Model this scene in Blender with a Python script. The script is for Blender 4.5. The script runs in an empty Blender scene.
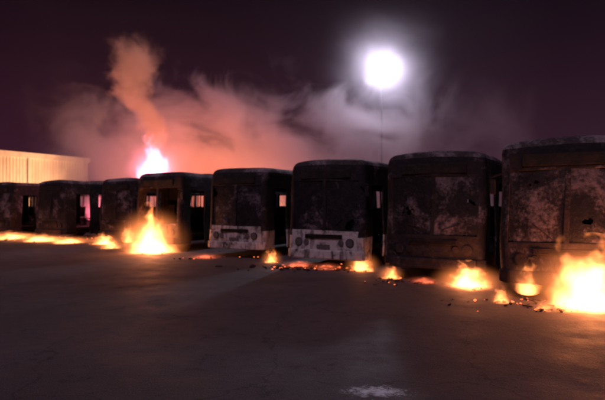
import bpy, bmesh, math, random
from mathutils import Vector, Matrix
from mathutils import noise as mnoise
random.seed(7)
scene = bpy.context.scene
COL = scene.collection

# ------------------------------------------------------------------ node helper
class NT:
    def __init__(s, nt):
        s.nt = nt; s.n = nt.nodes; s.l = nt.links
    def put(s, sock, v):
        if v is None: return
        if isinstance(v, bpy.types.NodeSocket): s.l.new(v, sock)
        else:
            if sock.type in ('RGBA',) and len(v) == 3: v = (*v, 1)
            sock.default_value = v
    def m(s, op, a, b=None, c=None, clamp=False):
        n = s.n.new('ShaderNodeMath'); n.operation = op; n.use_clamp = clamp
        s.put(n.inputs[0], a); s.put(n.inputs[1], b); s.put(n.inputs[2], c)
        return n.outputs[0]
    def sep(s, v):
        n = s.n.new('ShaderNodeSeparateXYZ'); s.put(n.inputs[0], v); return n.outputs
    def comb(s, x, y, z):
        n = s.n.new('ShaderNodeCombineXYZ'); s.put(n.inputs[0], x); s.put(n.inputs[1], y); s.put(n.inputs[2], z); return n.outputs[0]
    def vm(s, op, a, b=None, out=0):
        n = s.n.new('ShaderNodeVectorMath'); n.operation = op
        s.put(n.inputs[0], a); s.put(n.inputs[1], b); return n.outputs[out]
    def noise(s, vec, scale, detail=4, rough=.55, dist=0.0, col=False):
        n = s.n.new('ShaderNodeTexNoise'); s.put(n.inputs['Vector'], vec)
        n.inputs['Scale'].default_value = scale; n.inputs['Detail'].default_value = detail
        n.inputs['Roughness'].default_value = rough; n.inputs['Distortion'].default_value = dist
        return n.outputs[1 if col else 0]
    def ss(s, v, a, b, lo=0.0, hi=1.0):
        n = s.n.new('ShaderNodeMapRange'); n.interpolation_type = 'SMOOTHSTEP'
        s.put(n.inputs[0], v); n.inputs[1].default_value = a; n.inputs[2].default_value = b
        n.inputs[3].default_value = lo; n.inputs[4].default_value = hi
        if a > b:
            n.inputs[1].default_value = b; n.inputs[2].default_value = a
            n.inputs[3].default_value = hi; n.inputs[4].default_value = lo
        return n.outputs[0]
    def mix(s, f, a, b):
        n = s.n.new('ShaderNodeMix'); n.data_type = 'RGBA'
        s.put(n.inputs[0], f); s.put(n.inputs[6], a); s.put(n.inputs[7], b); return n.outputs[2]
    def obj(s):
        return s.n.new('ShaderNodeTexCoord').outputs['Object']
    def bump(s, h, strength, dist=.02):
        n = s.n.new('ShaderNodeBump'); n.inputs['Strength'].default_value = strength
        n.inputs['Distance'].default_value = dist; s.put(n.inputs['Height'], h); return n.outputs[0]

def newmat(name):
    m = bpy.data.materials.new(name); m.use_nodes = True
    h = NT(m.node_tree); b = m.node_tree.nodes['Principled BSDF']
    return m, h, b

def rand_coords(h):
    o = h.n.new('ShaderNodeTexCoord'); info = h.n.new('ShaderNodeObjectInfo')
    off = h.m('MULTIPLY', info.outputs['Random'], 57.0)
    return h.vm('ADD', o.outputs['Object'], h.comb(off, off, off)), o.outputs['Object']

def burnt_mat(name, char=(.014, .011, .014), rust=(.030, .019, .022), ash=(.22, .165, .20), ash_amt=.5, paint=None):
    m, h, b = newmat(name)
    p, o = rand_coords(h)
    n1 = h.noise(p, 1.1, 5, .65, .4); n2 = h.noise(p, 4.5, 4, .7); n3 = h.noise(p, 14, 3, .7)
    c = h.mix(h.ss(n2, .42, .68), char, rust)
    a = h.m('ADD', h.m('MULTIPLY', n1, .72), h.m('MULTIPLY', n3, .28))
    c = h.mix(h.m('MULTIPLY', h.ss(a, .60 - .14 * ash_amt, .76 - .10 * ash_amt), .85), c, ash)
    if paint:
        k = h.m('ADD', h.m('MULTIPLY', n2, .6), h.m('MULTIPLY', n1, .4))
        c = h.mix(h.ss(k, .36, .54), c, paint)
        w = h.noise(h.vm('MULTIPLY', p, (5, 5, .6)), 1.6, 3, .6)
        c = h.mix(h.ss(w, .48, .72), c, (.06, .045, .045))
    h.put(b.inputs['Base Color'], c)
    b.inputs['Roughness'].default_value = .85 if not paint else .6
    b.inputs['Specular IOR Level'].default_value = .25
    h.put(b.inputs['Normal'], h.bump(h.m('ADD', n2, n3), .5, .03))
    return m

M_char = burnt_mat('charred_metal', ash_amt=.1)
M_body = burnt_mat('burnt_body_panel', ash_amt=.6)
M_roof = burnt_mat('ash_covered_roof', char=(.05, .04, .045), ash=(.32, .25, .28), ash_amt=1.2)
M_white = burnt_mat('sooty_white_paint', paint=(.48, .42, .44), ash_amt=.5)
M_glass = burnt_mat('sooted_glass', char=(.009, .007, .009), rust=(.018, .014, .018), ash=(.21, .16, .19), ash_amt=.85)
M_glass.node_tree.nodes['Principled BSDF'].inputs['Roughness'].default_value = .5
M_seat = burnt_mat('burnt_seat_frame', char=(.012, .01, .011), rust=(.03, .018, .016), ash=(.08, .06, .065), ash_amt=.1)
M_tyre = burnt_mat('burnt_tyre', char=(.012, .012, .012), rust=(.03, .02, .018), ash=(.1, .08, .08), ash_amt=.3)
m, h, b = newmat('headlamp_shell'); b.inputs['Roughness'].default_value = .4
h.put(b.inputs['Base Color'], h.mix(h.noise(h.obj(), 9), (.03, .025, .025), (.16, .13, .14))); M_lamp = m
m, h, b = newmat('dark_painted_steel'); h.put(b.inputs['Base Color'], h.mix(h.noise(h.obj(), 5), (.012, .011, .013), (.03, .027, .03)))
b.inputs['Roughness'].default_value = .8; b.inputs['Specular IOR Level'].default_value = .1; M_steel = m

def emis(name, col, s):
    m, h, b = newmat(name)
    b.inputs['Base Color'].default_value = (.02, .02, .02, 1)
    n = h.noise(h.obj(), 7, 3)
    h.put(b.inputs['Emission Color'], h.mix(h.ss(n, .35, .65), tuple(c * .2 for c in col), col))
    b.inputs['Emission Strength'].default_value = s
    return m
M_ember = emis('glowing_ember', (1, .17, .05), 2.6)
m, h, b = newmat('floodlight_lens')
b.inputs['Emission Color'].default_value = (.8, .88, 1, 1); b.inputs['Emission Strength'].default_value = 160; M_lens = m

# ------------------------------------------------------------------ mesh helpers
def link(o, parent=None):
    COL.objects.link(o)
    if parent: o.parent = parent
    return o
def mesh_obj(name, bm, mats, parent=None, smooth=False):
    me = bpy.data.meshes.new(name); bm.normal_update(); bm.to_mesh(me); bm.free()
    for mm in mats: me.materials.append(mm)
    if smooth:
        for p in me.polygons: p.use_smooth = True
    return link(bpy.data.objects.new(name, me), parent)
def box(bm, c, s, mi=0, rot=None, bev=0.0):
    r = bmesh.ops.create_cube(bm, size=1.0)
    vs = r['verts']
    mat = Matrix.Translation(c) @ (rot or Matrix.Identity(4)) @ Matrix.Diagonal((*s, 1))
    bmesh.ops.transform(bm, matrix=mat, verts=vs)
    fs = {f for v in vs for f in v.link_faces}
    for f in fs: f.material_index = mi
    if bev:
        es = list({e for v in vs for e in v.link_edges})
        rr = bmesh.ops.bevel(bm, geom=es, offset=bev, segments=2, affect='EDGES', profile=.5)
        for f in rr['faces']: f.material_index = mi
def cyl(bm, c, r, d, axis='X', mi=0, seg=24, r2=None):
    rot = {'X': Matrix.Rotation(math.pi/2, 4, 'Y'), 'Y': Matrix.Rotation(math.pi/2, 4, 'X'), 'Z': Matrix.Identity(4)}[axis]
    rr = bmesh.ops.create_cone(bm, cap_ends=True, segments=seg, radius1=r, radius2=r if r2 is None else r2, depth=d, matrix=Matrix.Translation(c) @ rot)
    for f in {f for v in rr['verts'] for f in v.link_faces}: f.material_index = mi

# ------------------------------------------------------------------ bus
W, L, H = 2.45, 10.8, 3.2
def make_bus(x, y, ang, kind='dark', seed=0):
    rnd = random.Random(seed)
    root = bpy.data.objects.new('burnt_bus', None); link(root)
    a = math.radians(ang)
    root.location = (x + math.cos(a) * W/2, y - math.sin(a) * W/2, 0)
    root.rotation_euler = (0, 0, -a)
    root.empty_display_size = .5
    R = .17
    xs = [-W/2+R, -.62, -.05, .05, .62, W/2-R]
    per = []
    for i in range(len(xs)-1): per.append((xs[i], 0, 'F', i))
    def corner(cx, cy, a0, tag, n=5):
        for k in range(n):
            t = a0 + k/n * math.pi/2
            per.append((cx + R*math.cos(t), cy + R*math.sin(t), tag, k))
    corner(W/2-R, R, -math.pi/2, 'C')
    ys = [R, .55, .62, 1.5, 1.58, 2.1, 3.0, 3.1, 4.45, 4.55, 5.9, 6.0, 7.35, 7.45, 7.6, 8.6, 8.8, 8.9, 10.2, L-R]
    for i in range(len(ys)-1): per.append((W/2, ys[i], 'R', i))
    corner(W/2-R, L-R, 0, 'C')
    for i in range(len(xs)-1, 0, -1): per.append((xs[i], L, 'B', i))
    corner(-W/2+R, L-R, math.pi/2, 'C')
    for i in range(len(ys)-1, 0, -1): per.append((-W/2, ys[i], 'L', i-1))
    corner(-W/2+R, R, math.pi, 'C')
    n = len(per)
    zs = [.30, .56, .60, .95, 1.12, 1.32, 1.8, 2.42, 2.54, 2.58, 2.90, 3.02, 3.10, 3.15, 3.185, 3.20]
    ins = [0, 0, 0, 0, 0, 0, .0, .005, .01, .01, .02, .035, .07, .13, .24, .46]
    bm = bmesh.new(); rows = []
    for z, d in zip(zs, ins):
        row = []
        for (px, py, tg, i) in per:
            sx = (W/2 - d) / (W/2); sy = (L/2 - d) / (L/2)
            qx = px * sx; qy = (py - L/2) * sy + L/2
            f = max(0, 1 - py/1.0)
            if z > 1.1: qy += f * (z-1.1) * .06
            qy -= f * .07 * (1 - (px/(W/2))**2)
            qx += .02 * math.sin(z*3+py*1.7+seed); qy += .016 * math.sin(px*4+z*2.3+seed*2)
            row.append(bm.verts.new((qx, qy, z - .03*(px/(W/2))**2*(z > 2.9) + .014*math.sin(py*1.3+seed+px*2))))
        rows.append(row)
    for j in range(len(zs)-1):
        zc = (zs[j]+zs[j+1])/2
        for i in range(n):
            tg, idx = per[i][2], per[i][3]
            ni = (i+1) % n
            yc = (per[i][1]+per[ni][1])/2
            skip = False; mi = 0
            if tg == 'F':
                if 1.12 < zc < 2.54 and idx != 2: skip = True
                if kind == 'white' and zc < 1.12: mi = 1
                if 2.58 < zc < 2.90: mi = 3
            if tg == 'B' and 1.8 < zc < 2.42 and idx in (2, 3, 4): skip = True
            if tg in ('R', 'L'):
                seg = None
                for (a0, a1) in ((2.1, 3.0), (3.1, 4.45), (4.55, 5.9), (6.0, 7.35), (7.45, 8.8), (8.9, 10.2)):
                    if a0 < yc < a1: seg = 1
                if seg and 1.32 < zc < 2.42: skip = True
                if tg == 'R' and .62 < yc < 1.5 and .3 < zc < 2.42: skip = True
                if tg == 'L' and .62 < yc < 1.5 and 1.32 < zc < 2.42: skip = True
                if (2.1 < yc < 3.0 or 7.6 < yc < 8.6) and zc < .95: skip = True
                if kind == 'white' and zc < .95: mi = 1
            if tg == 'C' and kind == 'white' and zc < .95 and yc < 1: mi = 1
            if zc > 3.0: mi = 2
            if skip: continue
            f = bm.faces.new((rows[j][i], rows[j][ni], rows[j+1][ni], rows[j+1][i])); f.material_index = mi
    top = bm.faces.new(rows[-1]); top.material_index = 2
    bm.normal_update()
    body = mesh_obj('body_shell', bm, [M_body, M_white, M_roof, M_char], root)
    s = body.modifiers.new('s', 'SOLIDIFY'); s.thickness = .05; s.offset = -1
    bv = body.modifiers.new('b', 'BEVEL'); bv.width = .012; bv.segments = 2; bv.limit_method = 'ANGLE'; bv.angle_limit = math.radians(40)
    bm = bmesh.new()
    for yy in (2.55, 8.1):
        for sx in (-1, 1):
            cyl(bm, (sx*(W/2-.2), yy, .47), .47, .27, 'X', 0, 28)
            cyl(bm, (sx*(W/2-.06), yy, .47), .26, .05, 'X', 1, 20)
            cyl(bm, (sx*(W/2-.03), yy, .47), .10, .08, 'X', 1, 14)
            for k in range(9):
                t0 = math.pi*k/8
                c = (sx*(W/2+.005), yy+.56*math.cos(t0), .42+.56*math.sin(t0))
                box(bm, c, (.07, .24, .06), 1, Matrix.Rotation(t0+math.pi/2, 4, 'X'))
    mesh_obj('wheels', bm, [M_tyre, M_char], root)
    bm = bmesh.new()
    box(bm, (0, L/2+.2, .62), (W-.14, L-.9, .10), 0)
    box(bm, (-.45, L/2, .42), (.12, L-.8, .18), 0); box(bm, (.45, L/2, .42), (.12, L-.8, .18), 0)
    box(bm, (0, 9.6, 1.0), (W-.3, 1.1, .7), 0, bev=.04)
    box(bm, (-.6, 1.95, 1.75), (.95, .05, 1.9), 0, bev=.01)       # driver's bulkhead
    for k in range(9):
        yy = 2.3 + k*.82
        for sx in (-.8, .8):
            if rnd.random() < .12: continue
            t = rnd.uniform(-.12, .12)
            box(bm, (sx, yy, 1.08), (.82, .40, .05), 0)
            box(bm, (sx, yy+.22, 1.46), (.78, .03, .55), 0, Matrix.Rotation(t, 4, 'X'))
            for q in (-.36, 0, .36):
                box(bm, (sx+q, yy+.22, 1.42), (.035, .04, .72), 0, Matrix.Rotation(t, 4, 'X'))
            box(bm, (sx-.3, yy, .86), (.04, .04, .4), 0); box(bm, (sx+.3, yy, .86), (.04, .04, .4), 0)
    for yy in (1.56, 3.05, 4.5, 5.95, 7.4, 8.85):
        box(bm, (0, yy, 3.03), (W-.5, .05, .05), 0)
        box(bm, (-.5, yy+.3, 1.75), (.03, .03, 2.2), 0)
    box(bm, (-.65, 1.25, 1.1), (.5, .5, .1), 0, bev=.02); box(bm, (-.65, 1.5, 1.5), (.48, .08, .75), 0, bev=.02)
    box(bm, (0, .42, 1.05), (W-.35, .35, .28), 0, bev=.04)
    for k in range(14):
        t = 2*math.pi*k/14
        box(bm, (-.65+.23*math.cos(t), .82, 1.38+.23*math.sin(t)), (.03, .03, .11), 0, Matrix.Rotation(-t, 4, 'Y'))
    mesh_obj('charred_interior', bm, [M_seat], root)
    bm = bmesh.new()
    mi_b = 1 if kind == 'white' else 0
    lm = 2 if kind == 'white' else 0
    box(bm, (0, -.10, .44), (W-.35, .16, .26), mi_b, bev=.04)
    for sx in (-1, 1):
        box(bm, (sx*(W/2-.14), .02, .44), (.30, .18, .26), mi_b, Matrix.Rotation(sx*.6, 4, 'Z'), bev=.04)
        cyl(bm, (sx*.82, -.045, .78), .105, .06, 'Y', lm, 20)
        cyl(bm, (sx*.56, -.065, .78), .085, .06, 'Y', lm, 20)
        cyl(bm, (sx*.82, -.04, .78), .125, .05, 'Y', 0, 20)
        if rnd.random() < .6: box(bm, (sx*.42, -.02, 1.32), (.02, .02, .42), 0, Matrix.Rotation(sx*rnd.uniform(.7, 1.3), 4, 'Y'))
        if rnd.random() < .5:
            box(bm, (sx*(W/2+.03), -.04, 2.45), (.3, .035, .035), 0, Matrix.Rotation(sx*.3, 4, 'Y'))
            box(bm, (sx*(W/2+.12), -.06, 2.22), (.12, .06, .30), 0, bev=.02)
    box(bm, (0, -.075, .95), (1.2, .03, .12), 0, bev=.01)
    for k in range(4): box(bm, (0, -.092, .905+k*.03), (1.15, .02, .008), 3)
    box(bm, (0, .03, 1.11), (W-.5, .05, .05), 0, bev=.01)
    box(bm, (0, -.085, .66), (.42, .012, .11), lm)
    box(bm, (0, .035, 2.74), (1.6, .04, .24), 3, bev=.01)
    mesh_obj('front_bumper_lights_mirrors', bm, [M_char, M_white, M_lamp, M_tyre], root)
    if kind != 'open':
        bm = bmesh.new()
        NX, NZ = 84, 60; g = {}
        for i in range(NX+1):
            for j in range(NZ+1):
                xx = -1.06 + 2.12*i/NX; zz = 1.13 + 1.42*j/NZ
                yy = .035 + (zz-1.1)*.06 - .07*(1-(xx/1.2)**2)
                g[i, j] = bm.verts.new((xx*1.0, yy, zz))
        thr = .62
        for i in range(NX):
            for j in range(NZ):
                P = Vector((i*.045+seed*9.1, j*.05, seed*3.3))
                v = mnoise.noise(P) + .18*mnoise.noise(P*5)
                if v > thr: continue
                bm.faces.new((g[i, j], g[i+1, j], g[i+1, j+1], g[i, j+1]))
        for v in [v for v in bm.verts if not v.link_faces]: bm.verts.remove(v)
        for v in bm.verts:
            if v.is_boundary: v.co.x += mnoise.noise(v.co*31)*.015; v.co.z += mnoise.noise(v.co*27)*.015
        mesh_obj('sooted_windscreen', bm, [M_glass], root)
    bm = bmesh.new()
    box(bm, (0, 3.2, 3.215), (.8, .8, .07), 0, bev=.03); box(bm, (0, 7.6, 3.215), (.8, .8, .07), 0, bev=.03)
    mesh_obj('roof_hatches', bm, [M_roof], root)
    return root

buses = [
    (3.98, 10.60, 29, 'dark', 1), (2.10, 13.35, 29, 'dark', 2), (-.43, 15.7, 30, 'white', 3),
    (-3.44, 19.1, 29, 'white', 4), (-6.92, 21.6, 28, 'open', 5), (-10.2, 26.2, 28, 'dark', 6),
    (-14.4, 28.3, 28, 'dark', 7), (-18.7, 31.0, 28, 'dark', 8), (-23.6, 34.5, 28, 'dark', 9),
    (7.0, 8.2, 29, 'dark', 10)]
for b_ in buses: make_bus(*b_)

# ------------------------------------------------------------------ ground
m, h, b = newmat('asphalt')
o = h.obj()
n1 = h.noise(o, .18, 5, .6, .5); n2 = h.noise(o, 1.3, 5, .65); n3 = h.noise(o, 60, 2, .6); n4 = h.noise(o, 7, 4, .7)
c = h.mix(n2, (.036, .031, .037), (.068, .058, .068))
c = h.mix(h.ss(n1, .4, .65), c, (.084, .072, .083))
c = h.mix(h.m('MULTIPLY', h.ss(h.m('ADD', h.m('MULTIPLY', n4, .5), h.m('MULTIPLY', n2, .5)), .54, .64), .6), c, (.020, .018, .020))
c = h.mix(h.m('MULTIPLY', h.ss(n3, .52, .72), .5), c, (.19, .17, .19))
vor = h.n.new('ShaderNodeTexVoronoi'); vor.feature = 'DISTANCE_TO_EDGE'; vor.inputs['Scale'].default_value = .3
h.put(vor.inputs['Vector'], h.vm('ADD', o, h.noise(o, .9, 4, .6, 0, True)))
crack = h.ss(vor.outputs[0], .007, .0)
c = h.mix(h.m('MULTIPLY', crack, .5), c, (.015, .014, .015))
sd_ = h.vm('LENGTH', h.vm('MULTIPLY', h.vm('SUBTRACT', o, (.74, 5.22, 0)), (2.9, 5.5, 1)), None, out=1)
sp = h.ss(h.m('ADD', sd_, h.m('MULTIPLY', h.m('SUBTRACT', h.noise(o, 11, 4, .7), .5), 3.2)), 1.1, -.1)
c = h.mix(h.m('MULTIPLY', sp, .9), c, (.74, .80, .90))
h.put(b.inputs['Base Color'], c)
h.put(b.inputs['Roughness'], h.ss(n2, .3, .7, .66, .88)); b.inputs['Specular IOR Level'].default_value = .3
h.put(b.inputs['Normal'], h.bump(h.m('ADD', h.m('MULTIPLY', n3, .4), n4), .6, .02))
M_asph = m
bm = bmesh.new(); bmesh.ops.create_grid(bm, x_segments=20, y_segments=20, size=600)
mesh_obj('asphalt_ground', bm, [M_asph])

# ------------------------------------------------------------------ white depot building
m, h, b = newmat('white_corrugated_siding')
o = h.obj(); n = h.noise(h.vm('MULTIPLY', o, (1, 1, .25)), 1.5, 5, .6)
h.put(b.inputs['Base Color'], h.mix(h.ss(n, .4, .75), (.80, .75, .68), (.62, .56, .50))); b.inputs['Roughness'].default_value = .5
M_siding = m
root = bpy.data.objects.new('depot_building', None); link(root)
root.location = (-21.7, 53, 0); root.rotation_euler = (0, 0, math.atan2(-7.7, -4.4))
bm = bmesh.new(); LB = 34
xx = 0.0
prof = [(0, 0), (.12, 0), (.17, -.04), (.25, -.04), (.30, 0)]
cols = []
while xx < LB:
    for (dx, dy) in prof[:-1]: cols.append((xx+dx, dy))
    xx += .30
va = [[bm.verts.new((cx, -cy, z)) for z in (0, 6.1)] for cx, cy in cols]
for i in range(len(va)-1): bm.faces.new((va[i][0], va[i+1][0], va[i+1][1], va[i][1]))
mesh_obj('siding_wall', bm, [M_siding], root)
bm = bmesh.new()
box(bm, (LB/2, -6.1, 3.0), (LB, 12, 6.0), 0)
box(bm, (LB/2, .04, 6.35), (LB+.4, .25, .5), 0, bev=.02)
box(bm, (LB/2, -6, 6.35), (LB+.2, 12, .18), 0)
for q in range(0, 34, 6): box(bm, (q+.4, .14, 3.05), (.10, .10, 6.1), 0)
for q in (6, 16, 26): box(bm, (q, .09, 1.6), (4.2, .08, 3.2), 1); box(bm, (q, .16, 3.3), (4.6, .14, .2), 0)
mesh_obj('frame_roof_doors', bm, [M_siding, M_steel], root)

m, h, b = newmat('rendered_masonry'); h.put(b.inputs['Base Color'], h.mix(h.noise(h.obj(), .8, 5), (.14, .12, .12), (.26, .23, .22)))
bm = bmesh.new()
for q in range(-12, 14):
    box(bm, (q*6, 78, 1.3), (5.7, .2, 2.6), 0); box(bm, (q*6+3, 78, 1.4), (.35, .35, 2.8), 0, bev=.02)
box(bm, (3, 78, 2.66), (156, .3, .1), 0)
mesh_obj('perimeter_wall', bm, [m])

# ------------------------------------------------------------------ lights / floodlight mast
def light(name, typ, loc, power, col, size, parent=None):
    d = bpy.data.lights.new(name, typ); d.energy = power; d.color = col
    if typ in ('POINT', 'SPOT'): d.shadow_soft_size = size
    o = bpy.data.objects.new(name, d); o.location = loc; return link(o, parent)
root = bpy.data.objects.new('floodlight_mast', None); link(root); LX, LY, LZ = 5.8, 38.0, 11.45
root.location = (LX, LY, 0)
bm = bmesh.new()
cyl(bm, (0, .35, LZ/2), .09, LZ, 'Z', 0, 16, .045); cyl(bm, (0, .35, .15), .35, .3, 'Z', 0, 16)
box(bm, (0, .25, LZ), (1.7, .1, .1), 0)
mesh_obj('pole', bm, [M_steel], root)
bm = bmesh.new(); tilt = Matrix.Rotation(math.radians(-20), 4, 'X')
for qx in (-.6, 0, .6):
    for qz in (-.6, 0, .6):
        if abs(qx) > .1 and qz < -.1: continue
        box(bm, (qx, 0, LZ+qz), (.58, .24, .58), 0, tilt, bev=.03)
        c = Vector((qx, 0, LZ+qz)) + tilt @ Vector((0, -.135, 0))
        cyl(bm, c, .27, .02, 'Y', 1, 20)
mesh_obj('lamp_heads', bm, [M_steel, M_lens], root)
light('lamp_light', 'POINT', (0, -.8, LZ-.05), 3000, (.74, .82, 1.0), .7, root)

# ------------------------------------------------------------------ fires (volumes) + embers
def fire_mat(name, A, B, col, seed):
    m = bpy.data.materials.new(name); m.use_nodes = True; h = NT(m.node_tree)
    for nn in list(h.n): h.n.remove(nn)
    out = h.n.new('ShaderNodeOutputMaterial')
    o = h.obj()
    off = h.vm('ADD', o, (seed*3.7, seed*1.3, seed*5.1))
    nc = h.noise(h.vm('MULTIPLY', off, (1, 1, .6)), 2.2, 2, .55, 0, True)
    d = h.vm('SUBTRACT', nc, (.5, .5, .5))
    x, y, z = h.sep(o); dx, dy, dz = h.sep(d)
    zz = h.m('ADD', h.m('MULTIPLY', z, .5), .5)
    k = h.m('ADD', h.m('MULTIPLY', zz, 1.5), .4)
    px = h.m('ADD', x, h.m('MULTIPLY', dx, k)); py = h.m('ADD', y, h.m('MULTIPLY', dy, k))
    r = h.m('SQRT', h.m('ADD', h.m('MULTIPLY', px, px), h.m('MULTIPLY', py, py)))
    pz = h.m('ADD', zz, h.m('MULTIPLY', dz, .8))
    wid = h.m('MULTIPLY', h.m('POWER', h.m('SUBTRACT', .80, pz, None, True), .7), .58)
    core = h.ss(h.m('SUBTRACT', wid, r), -.14, .36)
    z2 = h.m('SUBTRACT', zz, .38); z2 = h.m('MULTIPLY', z2, 1.65)
    R = h.m('SQRT', h.m('ADD', h.m('ADD', h.m('MULTIPLY', x, x), h.m('MULTIPLY', y, y)), h.m('MULTIPLY', z2, z2)))
    halo = h.m('POWER', h.m('SUBTRACT', 1.0, R, None, True), 2.6)  # soft glow round the flame, painted in as emission
    st = h.m('ADD', h.m('MULTIPLY', core, A), h.m('MULTIPLY', halo, B))
    e = h.n.new('ShaderNodeEmission'); h.put(e.inputs[0], col); h.put(e.inputs[1], st)
    h.l.new(e.outputs[0], out.inputs['Volume'])
    m.cycles.volume_step_rate = .8
    return m

def debris(bm, rnd, n, cx, cy, sx, sy, smin, smax, ember_p):
    for _ in range(n):
        x = cx + rnd.gauss(0, sx*.5); y = cy + rnd.gauss(0, sy*.5); s = rnd.uniform(smin, smax)
        mi = 1 if rnd.random() < ember_p else 0
        R = Matrix.Rotation(rnd.uniform(0, 6.28), 4, 'Z') @ Matrix.Rotation(rnd.uniform(-.5, .5), 4, 'X')
        if mi == 0 and rnd.random() < .4:
            box(bm, (x, y, s*.18), (s*1.5, s*.25, s*.2), mi, R)
        else:
            if mi: s *= .7
            r = bmesh.ops.create_icosphere(bm, subdivisions=1, radius=s*.5)
            for v in r['verts']: v.co *= rnd.uniform(.6, 1.2)
            bmesh.ops.transform(bm, matrix=Matrix.Translation((x, y, s*.2)) @ R @ Matrix.Diagonal((1, .8, .5, 1)), verts=r['verts'])
            for f in {f for v in r['verts'] for f in v.link_faces}: f.material_index = mi

FI = [0]
def fire(x, y, z0, rx, hz, A, B=1.0, col=(1, .26, .07), power=0, lcol=(1, .32, .13), embers=True, ry=None):
    FI[0] += 1; i = FI[0]; rnd = random.Random(i)
    root = bpy.data.objects.new('fire', None); link(root); root.location = (x, y, z0)
    bm = bmesh.new(); bmesh.ops.create_icosphere(bm, subdivisions=3, radius=1.0)
    o = mesh_obj('flame', bm, [fire_mat('flame_%d' % i, A, B, col, i)], root)
    o.scale = (rx, ry or rx, hz/2); o.location = (0, 0, hz*.5 - hz*.2 if z0 < .6 else hz*.5)
    if embers:
        bm = bmesh.new(); debris(bm, rnd, 14, 0, 0, rx*.6, rx*.4, .04, .12, .4)
        eo = mesh_obj('embers', bm, [M_char, M_ember], root); eo.location.z = -z0
    if power: light('flame_light', 'POINT', (0, -.1, max(.45, hz*.35)), power, lcol, .3, root)
    return root

fire(5.12, 9.3, 0, 1.3, 1.75, 38, 6, power=110)
fire(4.38, 10.22, .24, .44, .75, 24, 6)
fire(3.72, 11.75, 0, .98, .78, 30, 6, power=42)
fire(2.2, 13.2, 0, .46, .52, 20, 5)
fire(1.68, 14.75, 0, .62, .78, 24, 5, power=20)
fire(-1.0, 16.9, 0, .46, .62, 24, 5, power=8)
fire(-5.85, 20.3, 0, 1.7, 2.5, 24, 5, power=200)
fire(-6.95, 20.9, .5, .5, .8, 10, 3.5)
fire(-8.2, 22.4, 0, .8, .6, 14, 3)
fire(-9.4, 24.8, 0, 1.0, .75, 18, 4, power=28)
fire(-11.4, 25.6, 0, 1.6, .5, 8, 3)
fire(-13.4, 26.8, 0, 1.7, .55, 8, 3, power=22)
fire(-15.8, 28.4, 0, 2.0, .6, 8, 3, power=30)
fire(-18.9, 30.2, 0, 2.0, .6, 8, 3, power=30)
fire(3.78, 9.95, 0, .34, .42, 22, 5, power=4)
fire(4.25, 9.2, 0, .32, .24, 12, 3)
# low smouldering patches between the buses
fire(-.1, 15.6, 0, .8, .26, 5, 2, col=(1, .17, .07))
fire(.7, 15.2, 0, .7, .24, 5, 2, col=(1, .17, .07))
fire(-3.4, 18.3, 0, .9, .22, 3, 1.5, col=(1, .17, .07))
fire(2.9, 12.5, 0, .6, .22, 4, 2, col=(1, .17, .07))
# flame on the rear roof of a far bus
fire(-9.75, 34.2, 2.75, 2.2, 3.75, 14, 2.4, col=(1, .22, .36), power=700, lcol=(1, .35, .35), embers=False)
# burning inside the far bus
fire(-12.2, 30.9, .9, 1.1, 2.2, 5, 2, col=(1, .16, .24), power=60, lcol=(1, .25, .25), embers=False)
# unseen fires added behind the row to light the smoke and depot wall
fire(-3.2, 35.5, 0, 1.8, 3.4, 10, 2, power=2400, lcol=(1, .36, .18), embers=False)
fire(-17.4, 46.5, 0, 1.8, 4.2, 10, 2, power=6400, lcol=(1, .43, .19), embers=False)

bm = bmesh.new(); rnd = random.Random(99)
for (x, y, a, k, s) in buses:
    a = math.radians(a); cx = x + math.cos(a)*1.2 - math.sin(a)*.1; cy = y - math.sin(a)*1.2 - .1
    debris(bm, rnd, 40, cx, cy, 2.0, .6, .03, .14, .12)
debris(bm, rnd, 90, .2, 15.5, 1.6, .5, .05, .20, .2)
debris(bm, rnd, 14, 4.4, 9.2, .8, .4, .04, .10, .3)
debris(bm, rnd, 150, -15, 28.4, 8, 2.2, .05, .22, .5)
mesh_obj('burnt_debris', bm, [M_char, M_ember])

# ------------------------------------------------------------------ smoke
def smoke_box(name, lo, hi, build, step):
    bm = bmesh.new()
    box(bm, [(a+c)/2 for a, c in zip(lo, hi)], [c-a for a, c in zip(lo, hi)])
    m = bpy.data.materials.new(name + '_volume'); m.use_nodes = True; h = NT(m.node_tree)
    for nn in list(h.n): h.n.remove(nn)
    out = h.n.new('ShaderNodeOutputMaterial')
    dens, scol, est, ecol = build(h, h.obj())
    v = h.n.new('ShaderNodeVolumePrincipled')
    h.put(v.inputs['Color'], scol); h.put(v.inputs['Density'], dens); v.inputs['Anisotropy'].default_value = .2
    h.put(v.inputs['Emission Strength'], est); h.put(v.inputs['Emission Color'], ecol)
    h.l.new(v.outputs[0], out.inputs['Volume'])
    m.cycles.volume_step_rate = step
    return mesh_obj(name, bm, [m])

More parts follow.
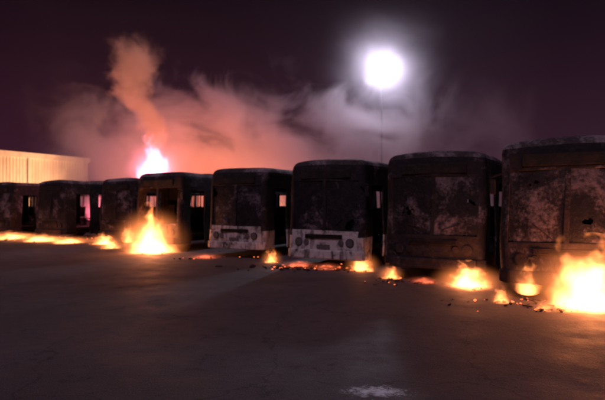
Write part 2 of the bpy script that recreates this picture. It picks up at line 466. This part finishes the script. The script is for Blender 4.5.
def b_cloud(h, o):
    x, y, z = h.sep(o)
    n = h.noise(h.vm('MULTIPLY', h.vm('ADD', o, (3, 0, 1)), (1, 1, 1.15)), .26, 4, .58, .7)
    zt = h.m('SUBTRACT', z, h.m('MULTIPLY', h.m('SUBTRACT', n, .5), 16))
    env = h.ss(zt, 10.3, 5.2)
    xl = h.ss(x, -19.5, -13.5); xr = h.ss(x, 0, 11, 1.0, .08)
    env = h.m('MULTIPLY', h.m('MULTIPLY', env, h.ss(y, 33.5, 36.5)), h.m('MULTIPLY', xl, xr))
    d = h.m('MULTIPLY', h.m('MULTIPLY', h.ss(n, .36, .60), env), .75)
    g2 = h.vm('LENGTH', h.vm('SUBTRACT', o, (5.8, 37.2, 11.4)), None, out=1)
    g2 = h.m('ADD', g2, h.m('MULTIPLY', h.m('SUBTRACT', n, .5), 4.0))
    bloom_mist = h.m('MULTIPLY', h.m('POWER', h.ss(g2, 7.0, -.5), 3.0), .17)  # extra haze added round the floodlight to make its bloom
    dens = h.m('ADD', h.m('ADD', d, .003), bloom_mist)
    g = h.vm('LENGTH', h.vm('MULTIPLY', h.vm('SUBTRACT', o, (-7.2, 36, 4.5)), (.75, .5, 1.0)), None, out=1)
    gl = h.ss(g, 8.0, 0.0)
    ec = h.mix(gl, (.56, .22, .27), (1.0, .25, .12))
    es = h.m('MULTIPLY', d, h.m('ADD', h.m('MULTIPLY', gl, .58), .13))  # firelight on the smoke painted in as emission, stronger near the fires
    return dens, (.60, .48, .54), es, ec
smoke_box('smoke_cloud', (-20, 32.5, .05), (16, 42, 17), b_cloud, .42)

def b_col(h, o):
    x, y, z = h.sep(o)
    nc = h.vm('SUBTRACT', h.noise(o, .85, 3, .6, .3, True), (.5, .5, .5)); dx, dy, dz = h.sep(nc)
    t = h.m('SUBTRACT', z, 5.4)
    cx = h.m('ADD', h.m('MULTIPLY', t, -.26), h.m('MULTIPLY', h.m('SINE', h.m('MULTIPLY', t, 1.2)), .5))
    qx = h.m('SUBTRACT', h.m('ADD', x, 9.7), cx); qy = h.m('SUBTRACT', y, 34.2)
    qx = h.m('ADD', qx, h.m('MULTIPLY', dx, 2.6)); qy = h.m('ADD', qy, h.m('MULTIPLY', dy, 2.6))
    r = h.m('SQRT', h.m('ADD', h.m('MULTIPLY', qx, qx), h.m('MULTIPLY', qy, qy)))
    w = h.m('ADD', h.m('MULTIPLY', h.m('MAXIMUM', t, 0.0), .17), .42)
    d = h.ss(h.m('DIVIDE', r, w), 1.25, .3)
    d = h.m('MULTIPLY', h.m('MULTIPLY', d, h.ss(h.m('ADD', z, h.m('MULTIPLY', dz, 4)), 12.8, 10.6)), 1.5)
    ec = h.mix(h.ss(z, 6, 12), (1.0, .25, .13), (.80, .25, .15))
    return d, (.6, .45, .45), h.m('MULTIPLY', d, h.ss(z, 5, 12, .66, .28)), ec  # plume's firelit glow painted in as emission, dimming with height
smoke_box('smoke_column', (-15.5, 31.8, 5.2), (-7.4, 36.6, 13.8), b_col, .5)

# ------------------------------------------------------------------ world + lights
w = bpy.data.worlds.new('World'); scene.world = w; w.use_nodes = True
h = NT(w.node_tree); out = h.n['World Output']; bg = h.n['Background']
sky = h.n.new('ShaderNodeTexSky'); sky.sky_type = 'NISHITA'; sky.sun_disc = False
sky.sun_elevation = math.radians(-4); sky.sun_rotation = math.radians(200)
h.l.new(sky.outputs[0], bg.inputs[0]); bg.inputs[1].default_value = .006
g = h.n.new('ShaderNodeTexCoord').outputs['Generated']; gx, gy, gz = h.sep(g)
c = h.mix(h.ss(gz, -.02, .40), (.042, .011, .022), (.0085, .0030, .0062))
c = h.mix(h.ss(gx, -.2, .6), c, h.vm('MULTIPLY', c, (.9, 1.25, 1.2)))
bg2 = h.n.new('ShaderNodeBackground'); h.put(bg2.inputs[0], c); bg2.inputs[1].default_value = 1.0
ad = h.n.new('ShaderNodeAddShader'); h.l.new(bg.outputs[0], ad.inputs[0]); h.l.new(bg2.outputs[0], ad.inputs[1])
h.l.new(ad.outputs[0], out.inputs[0])

sd = bpy.data.lights.new('yard_fill', 'SUN'); sd.energy = .72; sd.angle = math.radians(14); sd.color = (1.0, .74, .94)  # soft night fill added for unseen yard floodlights behind the camera
so = link(bpy.data.objects.new('yard_fill', sd)); so.rotation_euler = (math.radians(40), 0, math.radians(-20))

cd = bpy.data.cameras.new('camera'); cam = link(bpy.data.objects.new('camera', cd))
cd.sensor_width = 36; cd.lens = 31.2; cd.clip_end = 2000
cam.location = (0, 0, 1.85); cam.rotation_euler = (math.radians(90.55), 0, 0)
cd.dof.use_dof = True; cd.dof.focus_distance = 4.5; cd.dof.aperture_fstop = 1.8
scene.camera = cam
scene.view_settings.view_transform = 'Standard'; scene.view_settings.look = 'None'; scene.view_settings.exposure = 0
